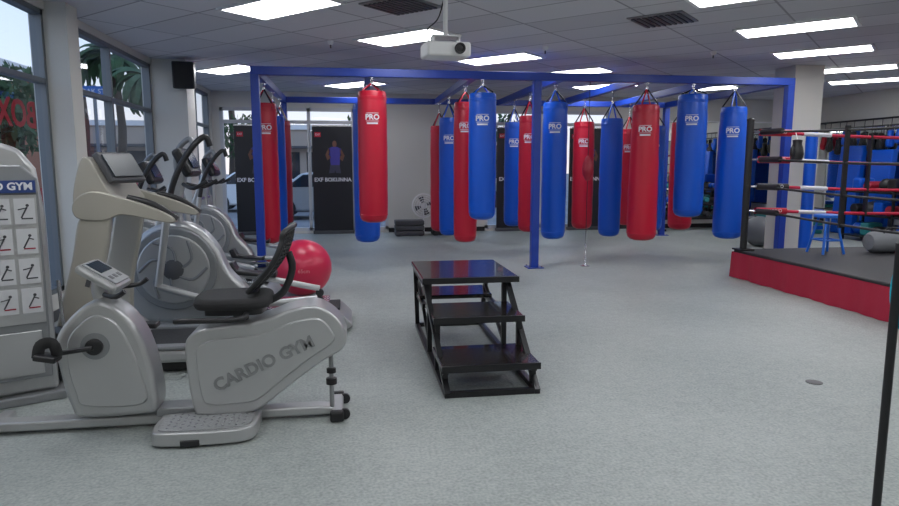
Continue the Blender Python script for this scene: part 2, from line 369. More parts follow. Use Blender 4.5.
# gear rail with hanging gloves on right wall
g=group('glove_rail',(10.85,11.5,2.45))
tube('rail',[(10.85,9.0,2.45),(10.85,14.0,2.45)],.02,BLACK,g)
for yy in (9.1,11.5,13.9): box('bracket',(10.92,yy,2.45),(.16,.03,.04),BLACK,g)
for i in range(20):
    yy=9.2+i*.24+random.uniform(-.05,.05);m=random.choice([BLACK,BLUE,BLACK,BLACK,RED]);h=2.3-random.uniform(0,.25)
    tube('lace_%d'%i,[(10.85,yy,2.43),(10.84,yy,h)],.006,BLACK,g,6)
    lathe('glove_%d'%i,[(.03,h),(.06,h-.02),(.055,h-.1),(.07,h-.18),(.085,h-.26),(.07,h-.33),(.02,h-.36)],(10.84,yy,0),m,g,14)
    lathe('thumb_%d'%i,[(.012,h-.12),(.028,h-.16),(.03,h-.22),(.012,h-.26)],(10.78,yy-.05,0),m,g,10)
# upright blue pads leaning along the right wall + low shelf
for i,(yy,hh) in enumerate([(9.75,1.75),(10.55,1.9),(11.9,1.8),(12.7,1.9)]):
    g=group('wall_pad',(10.7,yy,0))
    box('pad',(10.70,yy,hh/2+.01),(.14,.62,hh),BLUE,g,.03,rot=(0,math.radians(4),0))
    for zz in (.35,hh*.5,hh-.3): box('seam',(10.622+.07*(zz/hh),yy,zz),(.01,.6,.02),NAVY,g,rot=(0,math.radians(4),0))
g=group('equipment_shelf',(10.2,11.2,0))
for yy in (9.5,10.7,11.9):
    for xx in (9.98,10.42): box('upright',(xx,yy,.5),(.04,.04,1.0),BMET,g)
for zz in (.1,.52,.97): box('shelf',(10.2,10.7,zz),(.48,2.44,.03),BMET,g)
cols=[BLACK,BLUE,TEAL,BLACK,DGREY,BLUE,DRED,BLACK]
for k,zz in enumerate((.115,.535,.985)):
    for i in range(8):
        yy=9.68+i*.29;m=cols[(i*3+k*2)%8]
        if (i+k)%3==0: box('pad_%d_%d'%(k,i),(10.2,yy,zz+.13),(.34,.22,.26),m,g,.04)
        elif (i+k)%3==1: lathe('medicine_ball_%d_%d'%(k,i),[(.002,0),(.08,.02),(.125,.09),(.13,.13),(.125,.17),(.08,.24),(.002,.26)],(10.2,yy,zz),m,g,18,smooth=80)
        else: lathe('rolled_mat_%d_%d'%(k,i),[(.02,-.18),(.09,-.18),(.1,-.17),(.1,.17),(.09,.18),(.02,.18)],(10.2,yy,zz+.1),m,g,16,'X')
g=group('gym_mat_stack',(9.6,13.1,0))
for k in range(6): box('mat_%d'%k,(9.6+.02*(k%2),13.1,.05+k*.09),(1.2,.7,.08),[TEAL,BLUE,TEAL,BLACK,TEAL,BLUE][k],g,.02)
# ---------------------------------------------------------------- dumbbell rack + floor fan + mats
g=group('dumbbell_rack',(8.0,14.1,0))
for xx in (7.05,8.95):
    tube('leg',[(xx,13.85,.0),(xx,14.1,1.0)],.035,BMET,g,4);tube('foot',[(xx,13.75,.03),(xx,14.4,.03)],.035,BMET,g,4)
for k,(zz,yy) in enumerate([(.3,13.93),(.62,14.01),(.94,14.09)]):
    box('shelf_%d'%k,(8.0,yy,zz),(1.95,.2,.03),BMET,g,rot=(math.radians(12),0,0))
    for i in range(8):
        xx=7.2+i*.23
        lathe('dumbbell_%d_%d'%(k,i),[(.05,-.11),(.06,-.1),(.06,-.05),(.018,-.045),(.018,.045),(.06,.05),(.06,.1),(.05,.11)],(xx,yy,zz+.09),[RUB,BLUE,TEAL][(i+k)%3 if k else 0],g,12,'Y')
g=group('floor_fan',(1.6,14.2,0));c=Vector((1.6,14.15,.62))
for rr in (.06,.11,.16,.21,.255):
    tube('guard_%d'%int(rr*100),[c+Vector((rr*math.cos(a),-.06+.05*(rr/.255)**2,rr*math.sin(a))) for a in [2*math.pi*i/28 for i in range(29)]],.006 if rr<.25 else .018,WHITE,g,6)
for i in range(10):
    a=i*math.pi/5;tube('spoke_%d'%i,[c+Vector((0,-.06,0)),c+Vector((.25*math.cos(a),-.01,.25*math.sin(a)))],.004,WHITE,g,5)
for i in range(4):
    a=i*math.pi/2+.4;u=Vector((math.cos(a),0,math.sin(a)));w=Vector((-math.sin(a),0,math.cos(a)))
    fromdata('blade_%d'%i,[c+u*.03-w*.02,c+u*.2-w*.07+Vector((0,.03,0)),c+u*.22+w*.05-Vector((0,.02,0)),c+u*.03+w*.02],[(0,1,2,3)],g,DGREY)
lathe('motor',[(.03,-.05),(.07,-.03),(.08,.1),(.05,.16)],c,WHITE,g,20,'Y')
tube('stand_post',[c+Vector((0,.05,0)),(1.6,14.22,.02)],.018,WHITE,g)
lathe('stand_base',[(.2,0),(.2,.02),(.03,.04)],(1.6,14.22,0),WHITE,g,24)
for nm,xx,mm,n in [('aerobic_step_stack',1.25,DGREY,3),('aerobic_step_stack',2.05,RUB,2)]:
    g=group(nm,(xx,13.9,0))
    for k in range(n): box('step_%d'%k,(xx,13.9,.06+k*.11),(.62,.36,.1),mm,g,.02)
    boxes('feet',[S(xx-.28,xx-.2,13.75,14.05,0,.02),S(xx+.2,xx+.28,13.75,14.05,0,.02)],BLACK,g)
# ---------------------------------------------------------------- boxing ring
g=group('boxing_ring',(7.6,5.35,0));X0,X1,Y0,Y1=5.12,10.27,2.8,8.05;ZD=.37
box('platform',((X0+X1)/2,(Y0+Y1)/2,.16),(X1-X0-.1,Y1-Y0-.1,.32),BLACK,g)
box('deck',((X0+X1)/2,(Y0+Y1)/2,ZD-.03),(X1-X0,Y1-Y0,.06),CANV,g,.02)
def skirt(name,p,q):
    p=Vector(p);q=Vector(q);d=q-p;n=Vector((d.y,-d.x,0)).normalized();N=200;V=[];F=[]
    for i in range(N+1):
        t=i/N;o=.007*math.sin(t*d.length*11+1.2*math.sin(t*9))+.004*math.sin(t*d.length*27+1)
        for k,(zz,am) in enumerate([(ZD-.03,.2),(.2,1),(.004,2.0)]):
            a=p+d*t+n*(.02+o*am+.03*(ZD-zz));V.append((a.x,a.y,zz))
    for i in range(N):
        for k in range(2): F.append((i*3+k,i*3+k+1,(i+1)*3+k+1,(i+1)*3+k))
    fromdata(name,V,F,g,APRON,60)
skirt('apron_left',(X0,Y1,0),(X0,Y0,0));skirt('apron_far',(X1,Y1,0),(X0,Y1,0))
ZR=[.9,1.22,1.57,1.92]
cor=[(5.2,7.95),(5.2,2.95),(10.15,7.95),(10.15,2.95)]
for i,(x,y) in enumerate(cor):
    tube('post_%d'%i,[(x,y,ZD),(x,y,2.08)],.045,BLACK,g,16);lathe('cap_%d'%i,[(.05,2.07),(.05,2.09),(.02,2.11)],(x,y,0),BLACK,g,16)
    box('post_plate_%d'%i,(x,y,ZD+.01),(.2,.2,.02),BLACK,g)
def rope(a,b,z,m,i,r=.021):
    a=Vector(a);b=Vector(b);P=[]
    for k in range(13):
        t=k/12;p=a.lerp(b,t);p.z=z-.06*math.sin(math.pi*t);P.append(p)
    tube('rope_%d'%i,P,r,m,g,10)
k=0
BROPE=mat('rope_black',(.02,.02,.022),.6);RROPE=mat('rope_red',(.55,.01,.05),.5)
for z in ZR:
    rope((5.45,7.86,0),(9.9,7.86,0),z,RROPE,k);k+=1
    rope((5.29,7.7,0),(5.29,3.2,0),z,BROPE,k,.014);k+=1
    rope((10.06,7.7,0),(10.06,3.2,0),z,BROPE,k,.014);k+=1
    rope((5.45,3.05,0),(9.9,3.05,0),z,RROPE,k);k+=1
    tube('turnbuckle',[(5.23,7.92,z),(5.48,7.86,z)],.014,STEEL,g,8)
    tube('turnbuckle_b',[(5.22,7.92,z),(5.29,7.68,z)],.014,STEEL,g,8)
    tube('rope_sleeve',[(5.3,7.88,z),(5.72,7.86,z-.008)],.045,RED if z>1.3 or z<1 else BLACK,g,14)
    tube('rope_tape',[(5.9,7.86,z-.017),(6.3,7.86,z-.034)],.027,WPRINT,g,12)
    tube('rope_sleeve_b',[(5.27,7.8,z),(5.3,7.45,z)],.038,BLACK,g,14)
    text('sleeve_text','KARDIO',.06,(5.52,7.81,z),(math.pi/2,0,0),WPRINT,g,.001)
for yy in (6.35,4.6): box('rope_spacer',(5.29,yy,1.37),(.05,.025,1.1),BLACK,g)
for xx in (6.9,8.5): box('rope_spacer_far',(xx,7.86,1.37),(.03,.05,1.1),BLACK,g)
g=group('corner_stool',(6.06,7.5,ZD));SB=mat('stool_blue',(.01,.13,.6),.35)
lathe('seat',[(.13,.46),(.16,.465),(.165,.48),(.16,.5),(.13,.505)],(6.06,7.5,ZD),SB,g,28)
lf=[]
for i in range(4):
    a=math.pi/4+i*math.pi/2;tp=Vector((6.06+.1*math.cos(a),7.5+.1*math.sin(a),ZD+.46));bt2=Vector((6.06+.21*math.cos(a),7.5+.21*math.sin(a),ZD+.003))
    tube('leg_%d'%i,[tp,bt2],.016,SB,g,10);lf.append(tp.lerp(bt2,.62))
for i in range(4): tube('rung_%d'%i,[lf[i],lf[(i+1)%4]],.011,SB,g,8)
g=group('gym_bag',(6.9,7.45,ZD));GB=mat('bag_grey',(.2,.21,.23),.7,bump=.5,bscale=12)
lathe('body',[(.02,-.28),(.1,-.27),(.135,-.22),(.14,0),(.135,.22),(.1,.27),(.02,.28)],(6.9,7.45,ZD+.142),GB,g,20,'X')
tube('handle',[(6.78,7.38,ZD+.26),(6.82,7.36,ZD+.32),(6.98,7.36,ZD+.32),(7.02,7.38,ZD+.26)],.012,BLACK,g,8,4)
g=group('boxing_glove',(5.75,7.78,1.9))
lathe('mitt',[(.02,1.55),(.07,1.57),(.085,1.64),(.07,1.72),(.055,1.77),(.06,1.82),(.03,1.83)],(5.75,7.76,0),BLACK,g,18)
lathe('thumb',[(.012,1.6),(.028,1.64),(.028,1.7),(.012,1.74)],(5.67,7.74,0),BLACK,g,12)
tube('lace',[(5.75,7.76,1.82),(5.77,7.84,1.94)],.006,WHITE,g,6)
g=group('padded_post',(6.98,9.1,0))
tube('pad',[(6.98,9.1,.1),(6.98,9.1,1.98)],.085,BLUE,g,20);lathe('base',[(.16,0),(.16,.02),(.06,.1)],(6.98,9.1,0),BLACK,g,20);lathe('cap',[(.085,1.98),(.07,2.02),(.02,2.03)],(6.98,9.1,0),BLUE,g,20)
def ball(x,y,r,m):
    g=group('exercise_ball',(x,y,0));P=[]
    for i in range(25):
        a=-math.pi/2+math.pi*i/24;P.append((max(.002,r*math.cos(a)*(1+.006*(i%2 if 5<i<20 else 0))),r+r*math.sin(a)))
    lathe('shell',P,(x,y,0),m,g,40,smooth=80);return g
gb=ball(-.55,7.6,.325,BALLR)
text('label','65cm',.06,(-.52,7.27,.33),(math.pi/2,0,0),mat('ball_print',(.7,.3,.32),.5),gb,.001)
ball(7.5,11.0,.28,mat('ball_grey',(.12,.13,.15),.4))
# ---------------------------------------------------------------- projector
px,py=.83,5.65;g=group('projector',(px,py,ZC))
lathe('ceiling_flange',[(.07,ZC-.02),(.07,ZC)],(px,py,0),WHITE,g,20)
tube('pole',[(px,py,ZC),(px,py,2.58)],.02,WHITE,g)
boxes('bracket',[((px,py,2.575),(.24,.16,.015)),((px-.11,py,2.54),(.015,.16,.07)),((px+.11,py,2.54),(.015,.16,.07))],WHITE,g)
box('body',(px,py,2.46),(.38,.28,.12),WHITE,g,.02,rot=(0,0,.1))
lathe('lens',[(.045,0),(.045,-.03),(.035,-.03),(.03,-.015)],(px+.1,py-.14,2.46),BLACK,g,20,'Y')
box('vent_grille',(px-.08,py-.135,2.45),(.14,.02,.05),DGREY,g,rot=(0,0,.1))
tube('cable',[(px-.12,py,2.5),(px-.16,py,2.62),(px-.05,py+.02,2.75),(px+.02,py+.02,ZC)],.006,BLACK,g,8,5)
# speaker
g=group('wall_speaker',(-2.4,10.3,2.75))
box('cabinet',(-2.36,10.25,2.8),(.3,.24,.38),BLACK,g,.015,rot=(.08,0,.1));box('grille',(-2.35,10.125,2.79),(.26,.012,.34),RUB,g,.004,rot=(.08,0,.1))
box('bracket',(-2.42,10.38,2.8),(.06,.06,.1),BMET,g)
for x,y in [(-.2,8.6),(2.6,8.6),(5.0,8.6)]:
    g=group('smoke_detector',(x,y,ZC));lathe('body',[(.02,-.05),(.035,-.035),(.04,-.01),(.04,0)],(x,y,ZC),WHITE,g,20);tube('stem',[(x,y,ZC-.04),(x,y,ZC-.09)],.01,DGREY,g,8)
# ---------------------------------------------------------------- plyo steps
g=group('step_platform',(.9,5.0,0))
def sq(n,a,b,r=.026): tube(n,[a,b],r,BMET,g,4)
xl,xr=.6,1.2
for s,x in (('l',xl),('r',xr)):
    xo=x+(-.03 if s=='l' else .03)
    sq('base_'+s,(x,4.0,.02),(x,5.92,.02));sq('stringer_'+s,(x,4.0,.02),(xo,4.98,.58))
    sq('front_post_'+s,(x,4.12,.02),(x,4.12,.16));sq('mid_post_'+s,(x,4.97,.02),(x,4.97,.58))
    sq('rear_post_'+s,(x,5.9,.02),(xo,5.75,.58));sq('riser_'+s,(x,4.5,.02),(x,4.5,.38))
    sq('arm1_'+s,(x,4.08,.15),(x,4.5,.15));sq('arm2_'+s,(x,4.5,.375),(x,4.97,.375));sq('arm3_'+s,(x,5.3,.33),(x,5.9,.33));sq('toprail_'+s,(xo,4.95,.58),(xo,5.8,.58))
    sq('brace_'+s,(x,4.97,.1),(x,5.85,.5),.018)
sq('cross_1',(xl,4.02,.02),(xr,4.02,.02));sq('cross_2',(xl,5.92,.02),(xr,5.92,.02));sq('cross_3',(xl,4.97,.3),(xr,4.97,.3));sq('cross_4',(xl,5.9,.33),(xr,5.9,.33))
box('tread_low',(.9,4.29,.18),(.66,.5,.035),WOODB,g,.006);box('tread_mid',(.9,4.72,.405),(.66,.52,.035),WOODB,g,.006)
box('tread_top',(.92,5.36,.615),(.76,.92,.04),WOODB,g,.008);box('tread_rear',(.9,5.72,.36),(.64,.44,.035),WOODB,g,.006)
for a,(yy,zz,w,d) in enumerate([(4.05,.178,.665,.012),(4.46,.403,.665,.012),(4.9,.612,.765,.012)]): box('nosing_%d'%a,(.9 if a<2 else .92,yy-.008,zz),(w,.012,.045),BMET,g)
# ---------------------------------------------------------------- recumbent exercise bike
g=group('exercise_bike',(-1.0,3.82,0));ym=3.84
prism('front_shroud',[(-1.60,.36),(-1.61,.55),(-1.50,.70),(-1.38,.765),(-1.26,.70),(-1.17,.56),(-1.115,.35),(-1.105,.13),(-1.20,.10),(-1.50,.10),(-1.56,.17)],ym-.1,ym+.1,SILV,g,.035,6,4)
prism('front_panel',[(-1.55,.40),(-1.54,.55),(-1.46,.65),(-1.38,.685),(-1.29,.64),(-1.22,.5),(-1.17,.32),(-1.17,.17),(-1.47,.17),(-1.52,.25)],ym-.112,ym-.09,SILV,g,.008,5,2)
lathe('crank_hub',[(.045,-.12),(.045,-.14),(.03,-.145)],(-1.40,ym,.513),BLACK,g,20,'Y');lathe('crank_ring',[(.075,-.105),(.075,-.118),(.055,-.12)],(-1.40,ym,.513),SILV2,g,28,'Y')
tube('crank_arm',[(-1.40,ym-.15,.513),(-1.57,ym-.17,.495)],.014,BLACK,g,10);tube('pedal_axle',[(-1.57,ym-.16,.495),(-1.57,ym-.27,.495)],.01,STEEL,g)
box('pedal',(-1.59,ym-.24,.495),(.11,.1,.03),BLACK,g,.008,rot=(0,.2,0));tube('pedal_strap',[(-1.64,ym-.24,.49),(-1.62,ym-.24,.56),(-1.56,ym-.24,.57),(-1.54,ym-.24,.5)],.01,BLACK,g,6,4,flat=3)
tube('crank_arm_far',[(-1.40,ym+.12,.513),(-1.24,ym+.17,.54)],.014,BLACK,g,10);box('pedal_far',(-1.22,ym+.24,.54),(.11,.1,.03),BLACK,g,.008)
prism('rear_shroud',[(-.93,.44),(-.905,.55),(-.80,.595),(-.55,.62),(-.33,.69),(-.20,.70),(-.09,.63),(-.035,.52),(-.06,.44),(-.18,.37),(-.36,.24),(-.52,.12),(-.62,.085),(-.84,.085),(-.90,.13)],ym-.13,ym+.13,SILV,g,.04,6,4)
prism('rear_panel',[(-.87,.40),(-.86,.49),(-.76,.53),(-.52,.55),(-.32,.62),(-.19,.63),(-.12,.56),(-.11,.49),(-.24,.40),(-.40,.28),(-.54,.17),(-.64,.15),(-.80,.15),(-.85,.2)],ym-.14,ym-.12,SILV,g,.008,5,2)
me=textmesh('CARDIO GYM',.098,.005,.003)
me.transform(Matrix.Translation((-.50,ym-.142,.38))@Matrix.Rotation(-math.radians(24),4,'Y')@Matrix.Rotation(math.pi/2,4,'X'));put(me,'emboss_text',g,mat('emboss_grey',(.25,.255,.26),.35,metal=.4))
prism('base_rail',[(-2.06,.02),(-2.06,.075),(-.2,.075),(-.1,.06),(-.1,.02)],ym-.05,ym+.05,SILV,g,.012)
prism('belly_link',[(-1.12,.07),(-1.12,.12),(-.9,.12),(-.6,.1),(-.6,.06)],ym-.07,ym+.07,SILV2,g,.01)
box('rear_foot',(-.10,ym+.05,.035),(.07,.3,.05),SILV,g,.012);
for s in (-1,1): box('rear_foot_cap',(-.10,ym+.05+s*.165,.035),(.08,.05,.065),BLACK,g,.012);lathe('caster',[(.02,-.015),(.032,-.01),(.032,.01),(.02,.015)],(-.055,ym+.05+s*.13,.033),BLACK,g,18,'Y')
tube('rear_strut',[(-.13,ym-.03,.06),(-.13,ym-.03,.42)],.014,SILV2,g);lathe('adjust_knob',[(.02,.2),(.032,.205),(.032,.24),(.02,.245)],(-.13,ym-.03,0),BLACK,g,16);lathe('adjust_knob_top',[(.015,.27),(.028,.275),(.028,.3),(.015,.305)],(-.13,ym-.03,0),BLACK,g,16)
box('front_foot',(-2.02,ym,.035),(.07,.44,.05),SILV,g,.012)
TREADP=mat('tread_plate',(.36,.37,.38),.35,metal=.5,bump=1.0,bscale=55)
prism_pts=[(-1.08,3.56),(-1.05,3.49),(-.93,3.47),(-.76,3.47),(-.60,3.49),(-.54,3.56),(-.54,3.72),(-.58,3.78),(-1.03,3.78),(-1.08,3.72)]
def slab(name,pts,z0,z1,m,bevel=0):
    P=catmull([Vector((a,b,0)) for a,b in pts],4,True);N=len(P)
    V=[(p.x,p.y,z0) for p in P]+[(p.x,p.y,z1) for p in P];F=[tuple(range(N)),tuple(range(N,2*N))]+[(i,(i+1)%N,N+(i+1)%N,N+i) for i in range(N)]
    return fromdata(name,V,F,g,m,35,bevel,3)
slab('step_skirt',prism_pts,.012,.085,SILV,.015);slab('step_plate',[(-.81+(a+.81)*.9,3.63+(b-3.63)*.84) for a,b in prism_pts],.082,.092,TREADP)
V=[]
studs=[]
for i in range(12):
    for j in range(5): studs.append(((-1.0+.036*i,3.535+.045*j+(.02 if i%2 else 0),.093),(.016,.006,.004),(0,0,.8 if (i+j)%2 else -.8)))
boxes('step_studs',studs,STEEL,g)
box('step_latch',(-.87,3.475,.03),(.1,.03,.035),BLACK,g,.006)
slab('seat_pan',[(-.88,3.78),(-.84,3.67),(-.68,3.645),(-.52,3.66),(-.46,3.74),(-.46,3.94),(-.52,4.02),(-.68,4.035),(-.84,4.01),(-.88,3.90)],.70,.765,RUB,.025)
slab('seat_base',[(-.82,3.76),(-.78,3.7),(-.55,3.7),(-.5,3.76),(-.5,3.92),(-.55,3.98),(-.78,3.98),(-.82,3.92)],.665,.705,BLACK)
tube('seat_post',[(-.64,ym,.55),(-.64,ym,.69)],.045,BMET,g)
tube('seat_handle',[(-.95,3.62,.66),(-.88,3.60,.665),(-.62,3.60,.665),(-.58,3.66,.68)],.016,BLACK,g,10,4);tube('seat_handle_far',[(-.95,4.06,.66),(-.88,4.08,.665),(-.62,4.08,.665),(-.58,4.02,.68)],.016,BLACK,g,10,4)
def bp(s,t):
    w=.19*(.8+.35*math.sin(math.pi*min(t,.9)*.9));cx=-.53+.19*t+.05*math.sin(math.pi*t*.9)-.04*(s*s)
    return Vector((cx,ym+s*w,.80+.33*t))
loop=[bp(-1,i/8) for i in range(9)]+[bp(-.5,1.06),bp(0,1.08),bp(.5,1.06)]+[bp(1,1-i/8) for i in range(9)]+[bp(0,-.05)]
tube('backrest_frame',loop+[loop[0]],.016,BLACK,g,10,3)
for i in range(1,14): tube('backrest_weave_%d'%i,[bp(s/4,i/14) for s in range(-4,5)],.007,RUB,g,6)
for j in range(-4,5): tube('backrest_rib_%d'%(j+4),[bp(j/5,i/6) for i in range(7)],.007,RUB,g,6)
tube('backrest_support',[(-.52,ym,.70),(-.40,ym,.76),(-.34,ym,.9),(-.36,ym,1.0)],.022,BLACK,g,10,4)
tube('console_mast',[(-1.38,ym,.72),(-1.40,ym,.80),(-1.39,ym,.88)],.04,SILV,g,12,3)
R=(0,math.radians(33),0)
box('console_body',(-1.37,ym,.885),(.24,.26,.05),SILV,g,.02,rot=R);box('console_face',(-1.355,ym,.909),(.2,.22,.01),SILV2,g,.004,rot=R)
Rm=Euler(R).to_matrix();box('display',Vector((-1.37,ym,.885))+Rm@Vector((-.045,0,.032)),(.09,.17,.006),SCREEN,g,rot=R)
for i in range(3): box('button_%d'%i,Vector((-1.37,ym,.885))+Rm@Vector((.05,-.06+.06*i,.032)),(.03,.035,.006),DGREY,g,rot=R)
tube('front_grip',[(-1.33,ym-.12,.80),(-1.25,ym-.19,.80),(-1.2,ym-.2,.83)],.014,BLACK,g,10,4);tube('front_grip_far',[(-1.33,ym+.12,.80),(-1.25,ym+.19,.80),(-1.2,ym+.2,.83)],.014,BLACK,g,10,4)
# ---------------------------------------------------------------- weight machine (turned toward the room)
g=group('weight_machine',(-2.345,4.42,0))
prism('shroud',[(-2.72,.06),(-2.72,1.45),(-2.64,1.6),(-2.5,1.64),(-2.19,1.64),(-2.08,1.60),(-2.0,1.48),(-1.97,1.2),(-1.97,.06)],4.22,4.62,SILV,g,.03,0,3)
prism('front_frame',[(-2.69,.16),(-2.69,1.42),(-2.62,1.5),(-2.08,1.5),(-2.0,1.42),(-2.0,.16)],4.19,4.225,SILV2,g,.01)
box('chart_board',(-2.345,4.18,.92),(.66,.012,.80),SILV,g)
box('sign_plate',(-2.345,4.172,1.37),(.66,.02,.075),NAVY,g);text('sign_text','KARDIO GYM',.062,(-2.22,4.16,1.37),(math.pi/2,0,0),WPRINT,g,.001,.002)
PICT=mat('chart_paper',(.55,.56,.58),.6)
for r in range(4):
    for c2 in range(5):
        cx=-2.08-c2*.128;cz=1.22-r*.185
        box('chart_%d_%d'%(r,c2),(cx,4.172,cz),(.108,.006,.155),PICT,g)
        lathe('picto_head_%d_%d'%(r,c2),[(.009,-.003),(.009,.003)],(cx+.015,4.167,cz+.035),DGREY,g,10,'Y')
        tube('picto_body_%d_%d'%(r,c2),[(cx-.02,4.167,cz-.04),(cx-.005,4.167,cz-.01),(cx+.013,4.167,cz+.025)],.0045,DGREY,g,5)
        tube('picto_arm_%d_%d'%(r,c2),[(cx+.01,4.167,cz+.02),(cx+.035*(1 if (r+c2)%2 else -1),4.167,cz+.01)],.0035,DGREY,g,5);box('picto_seat_%d_%d'%(r,c2),(cx+.01,4.168,cz-.045),(.06,.003,.008),DRED if r%2 else DGREY,g)
box('lower_panel',(-2.345,4.18,.33),(.6,.01,.28),SILV,g,.01)
box('base_plate',(-2.345,4.42,.03),(.82,.5,.06),SILV2,g,.01)
tube('base_leg',[(-1.95,4.5,.04),(-1.80,4.5,.04)],.03,SILV2,g,4)
for i in range(6): box('stack_plate_%d'%i,(-1.91,4.45,.1+i*.055),(.1,.22,.045),BLACK,g,.004)
tube('side_rod',[(-1.90,4.36,.06),(-1.92,4.36,.75)],.012,STEEL,g)
g.location=(-2.315,4.42,0);g.rotation_euler=(0,0,math.radians(27))
# ---------------------------------------------------------------- treadmill
tx=.2;yt=5.15
g=group('treadmill',(-1.3,5.15,0))
box('deck',(-1.2,yt,.13),(1.75,.72,.1),SILV,g,.03);box('belt',(-1.2,yt,.183),(1.65,.5,.012),RUB,g)
for s in (-1,1): box('side_rail',(-1.2,yt+s*.31,.19),(1.7,.1,.03),SILV2,g,.01)
box('under_frame',(-1.2,yt,.045),(1.7,.6,.07),BLACK,g,.01)
def T(l): return [(a+tx,b+.04 if b>1 else b) for a,b in l]
prism('motor_hood',T([(-2.3,.05),(-2.3,.2),(-2.2,.33),(-1.98,.34),(-1.82,.22),(-1.8,.08)]),yt-.36,yt+.36,SILV,g,.03,3)
for s in (-1,1):
    yy=yt+s*.36
    prism('upright',T([(-2.28,.12),(-2.2,.5),(-2.10,.85),(-2.02,1.12),(-1.84,1.14),(-1.86,.95),(-1.94,.6),(-2.0,.12)]),yy-.035,yy+.035,CHAMP,g,.02,4)
    prism('arm_rest',T([(-2.04,1.1),(-2.06,1.2),(-1.95,1.28),(-1.75,1.24),(-1.55,1.17),(-1.42,1.1),(-1.42,1.06),(-1.55,1.08),(-1.75,1.12),(-1.88,1.08)]),yy-.045,yy+.045,CHAMP,g,.025,5)
    tube('hand_grip',[(-1.72+tx,yy,1.275),(-1.55+tx,yy,1.225),(-1.40+tx,yy,1.12)],.024,BLACK,g,10,4)
prism('console_housing',T([(-2.05,1.12),(-2.08,1.25),(-2.02,1.48),(-1.96,1.50),(-1.86,1.30),(-1.80,1.20),(-1.84,1.12)]),yt-.34,yt+.34,CHAMP,g,.025,4)
box('console_screen_frame',(-1.84+tx,yt-.1,1.48),(.05,.36,.24),DGREY,g,.012,rot=(0,math.radians(-32),-.35));box('console_screen',(-1.812+tx,yt-.112,1.496),(.012,.31,.18),mat('console_dark',(.02,.03,.04),.35),g,rot=(0,math.radians(-32),-.35))
box('badge',(-1.98+tx,yt-.4,.75),(.03,.006,.18),DGREY,g,rot=(0,math.radians(18),0))
# ---------------------------------------------------------------- ellipticals
def elliptical(ox,oy,sc_=1.0,name='elliptical_trainer'):
    g=group(name,(ox,oy,0))
    def P(x,y,z): return (ox+x*sc_,oy+y*sc_,z*sc_)
    def pr(nm,pts,y0,y1,m,bev=.02,n=5): return prism(nm,[(ox+a*sc_,b*sc_) for a,b in pts],oy+y0,oy+y1,m,g,bev,n)
    box('base_rail',P(.55,0,.07),(1.9*sc_,.14,.07),SILV,g,.02);box('front_foot',P(-.38,0,.04),(.1,.62,.07),SILV2,g,.02)
    pr('rear_foot',[(1.0,.02),(1.0,.1),(1.15,.17),(1.4,.18),(1.52,.1),(1.52,.02)],-.3,.3,SILV,.03,4)
    box('rear_pad',P(1.27,0,.185),(.36,.4,.02),RUB,g,.005)
    cx,cz=.0,.58;cir=lambda r,n=28:[(cx+r*math.cos(2*math.pi*i/n),cz+r*math.sin(2*math.pi*i/n)) for i in range(n)]
    pr('drive_housing',[(-.42,.5),(-.38,.75),(-.22,.93),(0,1.0),(.2,.95),(.36,.78),(.46,.55),(.62,.36),(.66,.16),(.4,.1),(-.3,.1),(-.4,.25)],-.1,.1,SILV,.04)
    pr('wheel_ring',cir(.37),-.135,-.1,SILV2,.012,0);pr('wheel_disc',cir(.31),-.15,-.12,SILV,.012,0)
    for i in range(6):
        a=i*math.pi/3+.2
        tube('swirl_%d'%i,[P(cx+.08*math.cos(a),-.155,cz+.08*math.sin(a)),P(cx+.19*math.cos(a+.35),-.158,cz+.19*math.sin(a+.35)),P(cx+.29*math.cos(a+.9),-.155,cz+.29*math.sin(a+.9))],.014,SILV2,g,8,4)
    lathe('wheel_hub',[(.09,-.12),(.09,-.165),(.05,-.175)],P(cx,0,cz),DGREY,g,24,'Y')
    pr('mast',[(-.18,.85),(-.1,1.15),(.02,1.42),(.12,1.42),(.06,1.15),(.06,.9)],-.05,.05,SILV,.02)
    box('console',P(.13,0,1.52),(.09,.4,.26),BLACK,g,.03,rot=(0,math.radians(-25),0));box('console_screen',P(.178,0,1.545),(.012,.28,.15),SCREEN,g,rot=(0,math.radians(-25),0))
    tube('fixed_grip_l',[P(.1,-.05,1.33),P(.22,-.2,1.3),P(.34,-.22,1.36)],.018,BLACK,g,10,4);tube('fixed_grip_r',[P(.1,.05,1.33),P(.22,.2,1.3),P(.34,.22,1.36)],.018,BLACK,g,10,4)
    tube('pivot_axle',[P(.02,-.3,1.1),P(.02,.3,1.1)],.025,STEEL,g)
    for s,sw in ((-1,.14),(1,-.10)):
        y=s*.3
        tube('swing_arm',[P(.02-sw*.8,y,.5),P(.02,y,1.1),P(.02+sw*.5,y,1.38),P(.08+sw,y*.95,1.62),P(.2+sw,y*.85,1.74),P(.24+sw,y*.8,1.66)],.026,BLACK if s<0 else SILV2,g,10,5)
        tube('swing_lower',[P(.02,y,1.12),P(.02-sw*.8,y,.46)],.032,SILV,g,10)
        zz=.42+s*.08
        tube('pedal_arm',[P(.02-sw*.8,y,.46),P(.55,y,zz-.06),P(1.25,y*.8,.30)],.03,SILV,g,10,4)
        pr('foot_plate_'+('l' if s<0 else 'r'),[(.42,zz-.04),(.38,zz+.06),(.44,zz+.08),(.48,zz+.0),(.8,zz-.05),(.84,zz-.02),(.84,zz-.08)],min(y-.09,y+.09),max(y-.09,y+.09),BLACK,.012,0)
        lathe('roller',[(.02,-.025),(.04,-.02),(.04,.02),(.02,.025)],P(1.25,y*.8,.26),BLACK,g,16,'Y')
    box('track',P(1.0,0,.21),(.7,.56,.025),STEEL,g,.005);box('track_support',P(.9,0,.15),(.12,.3,.12),SILV2,g)
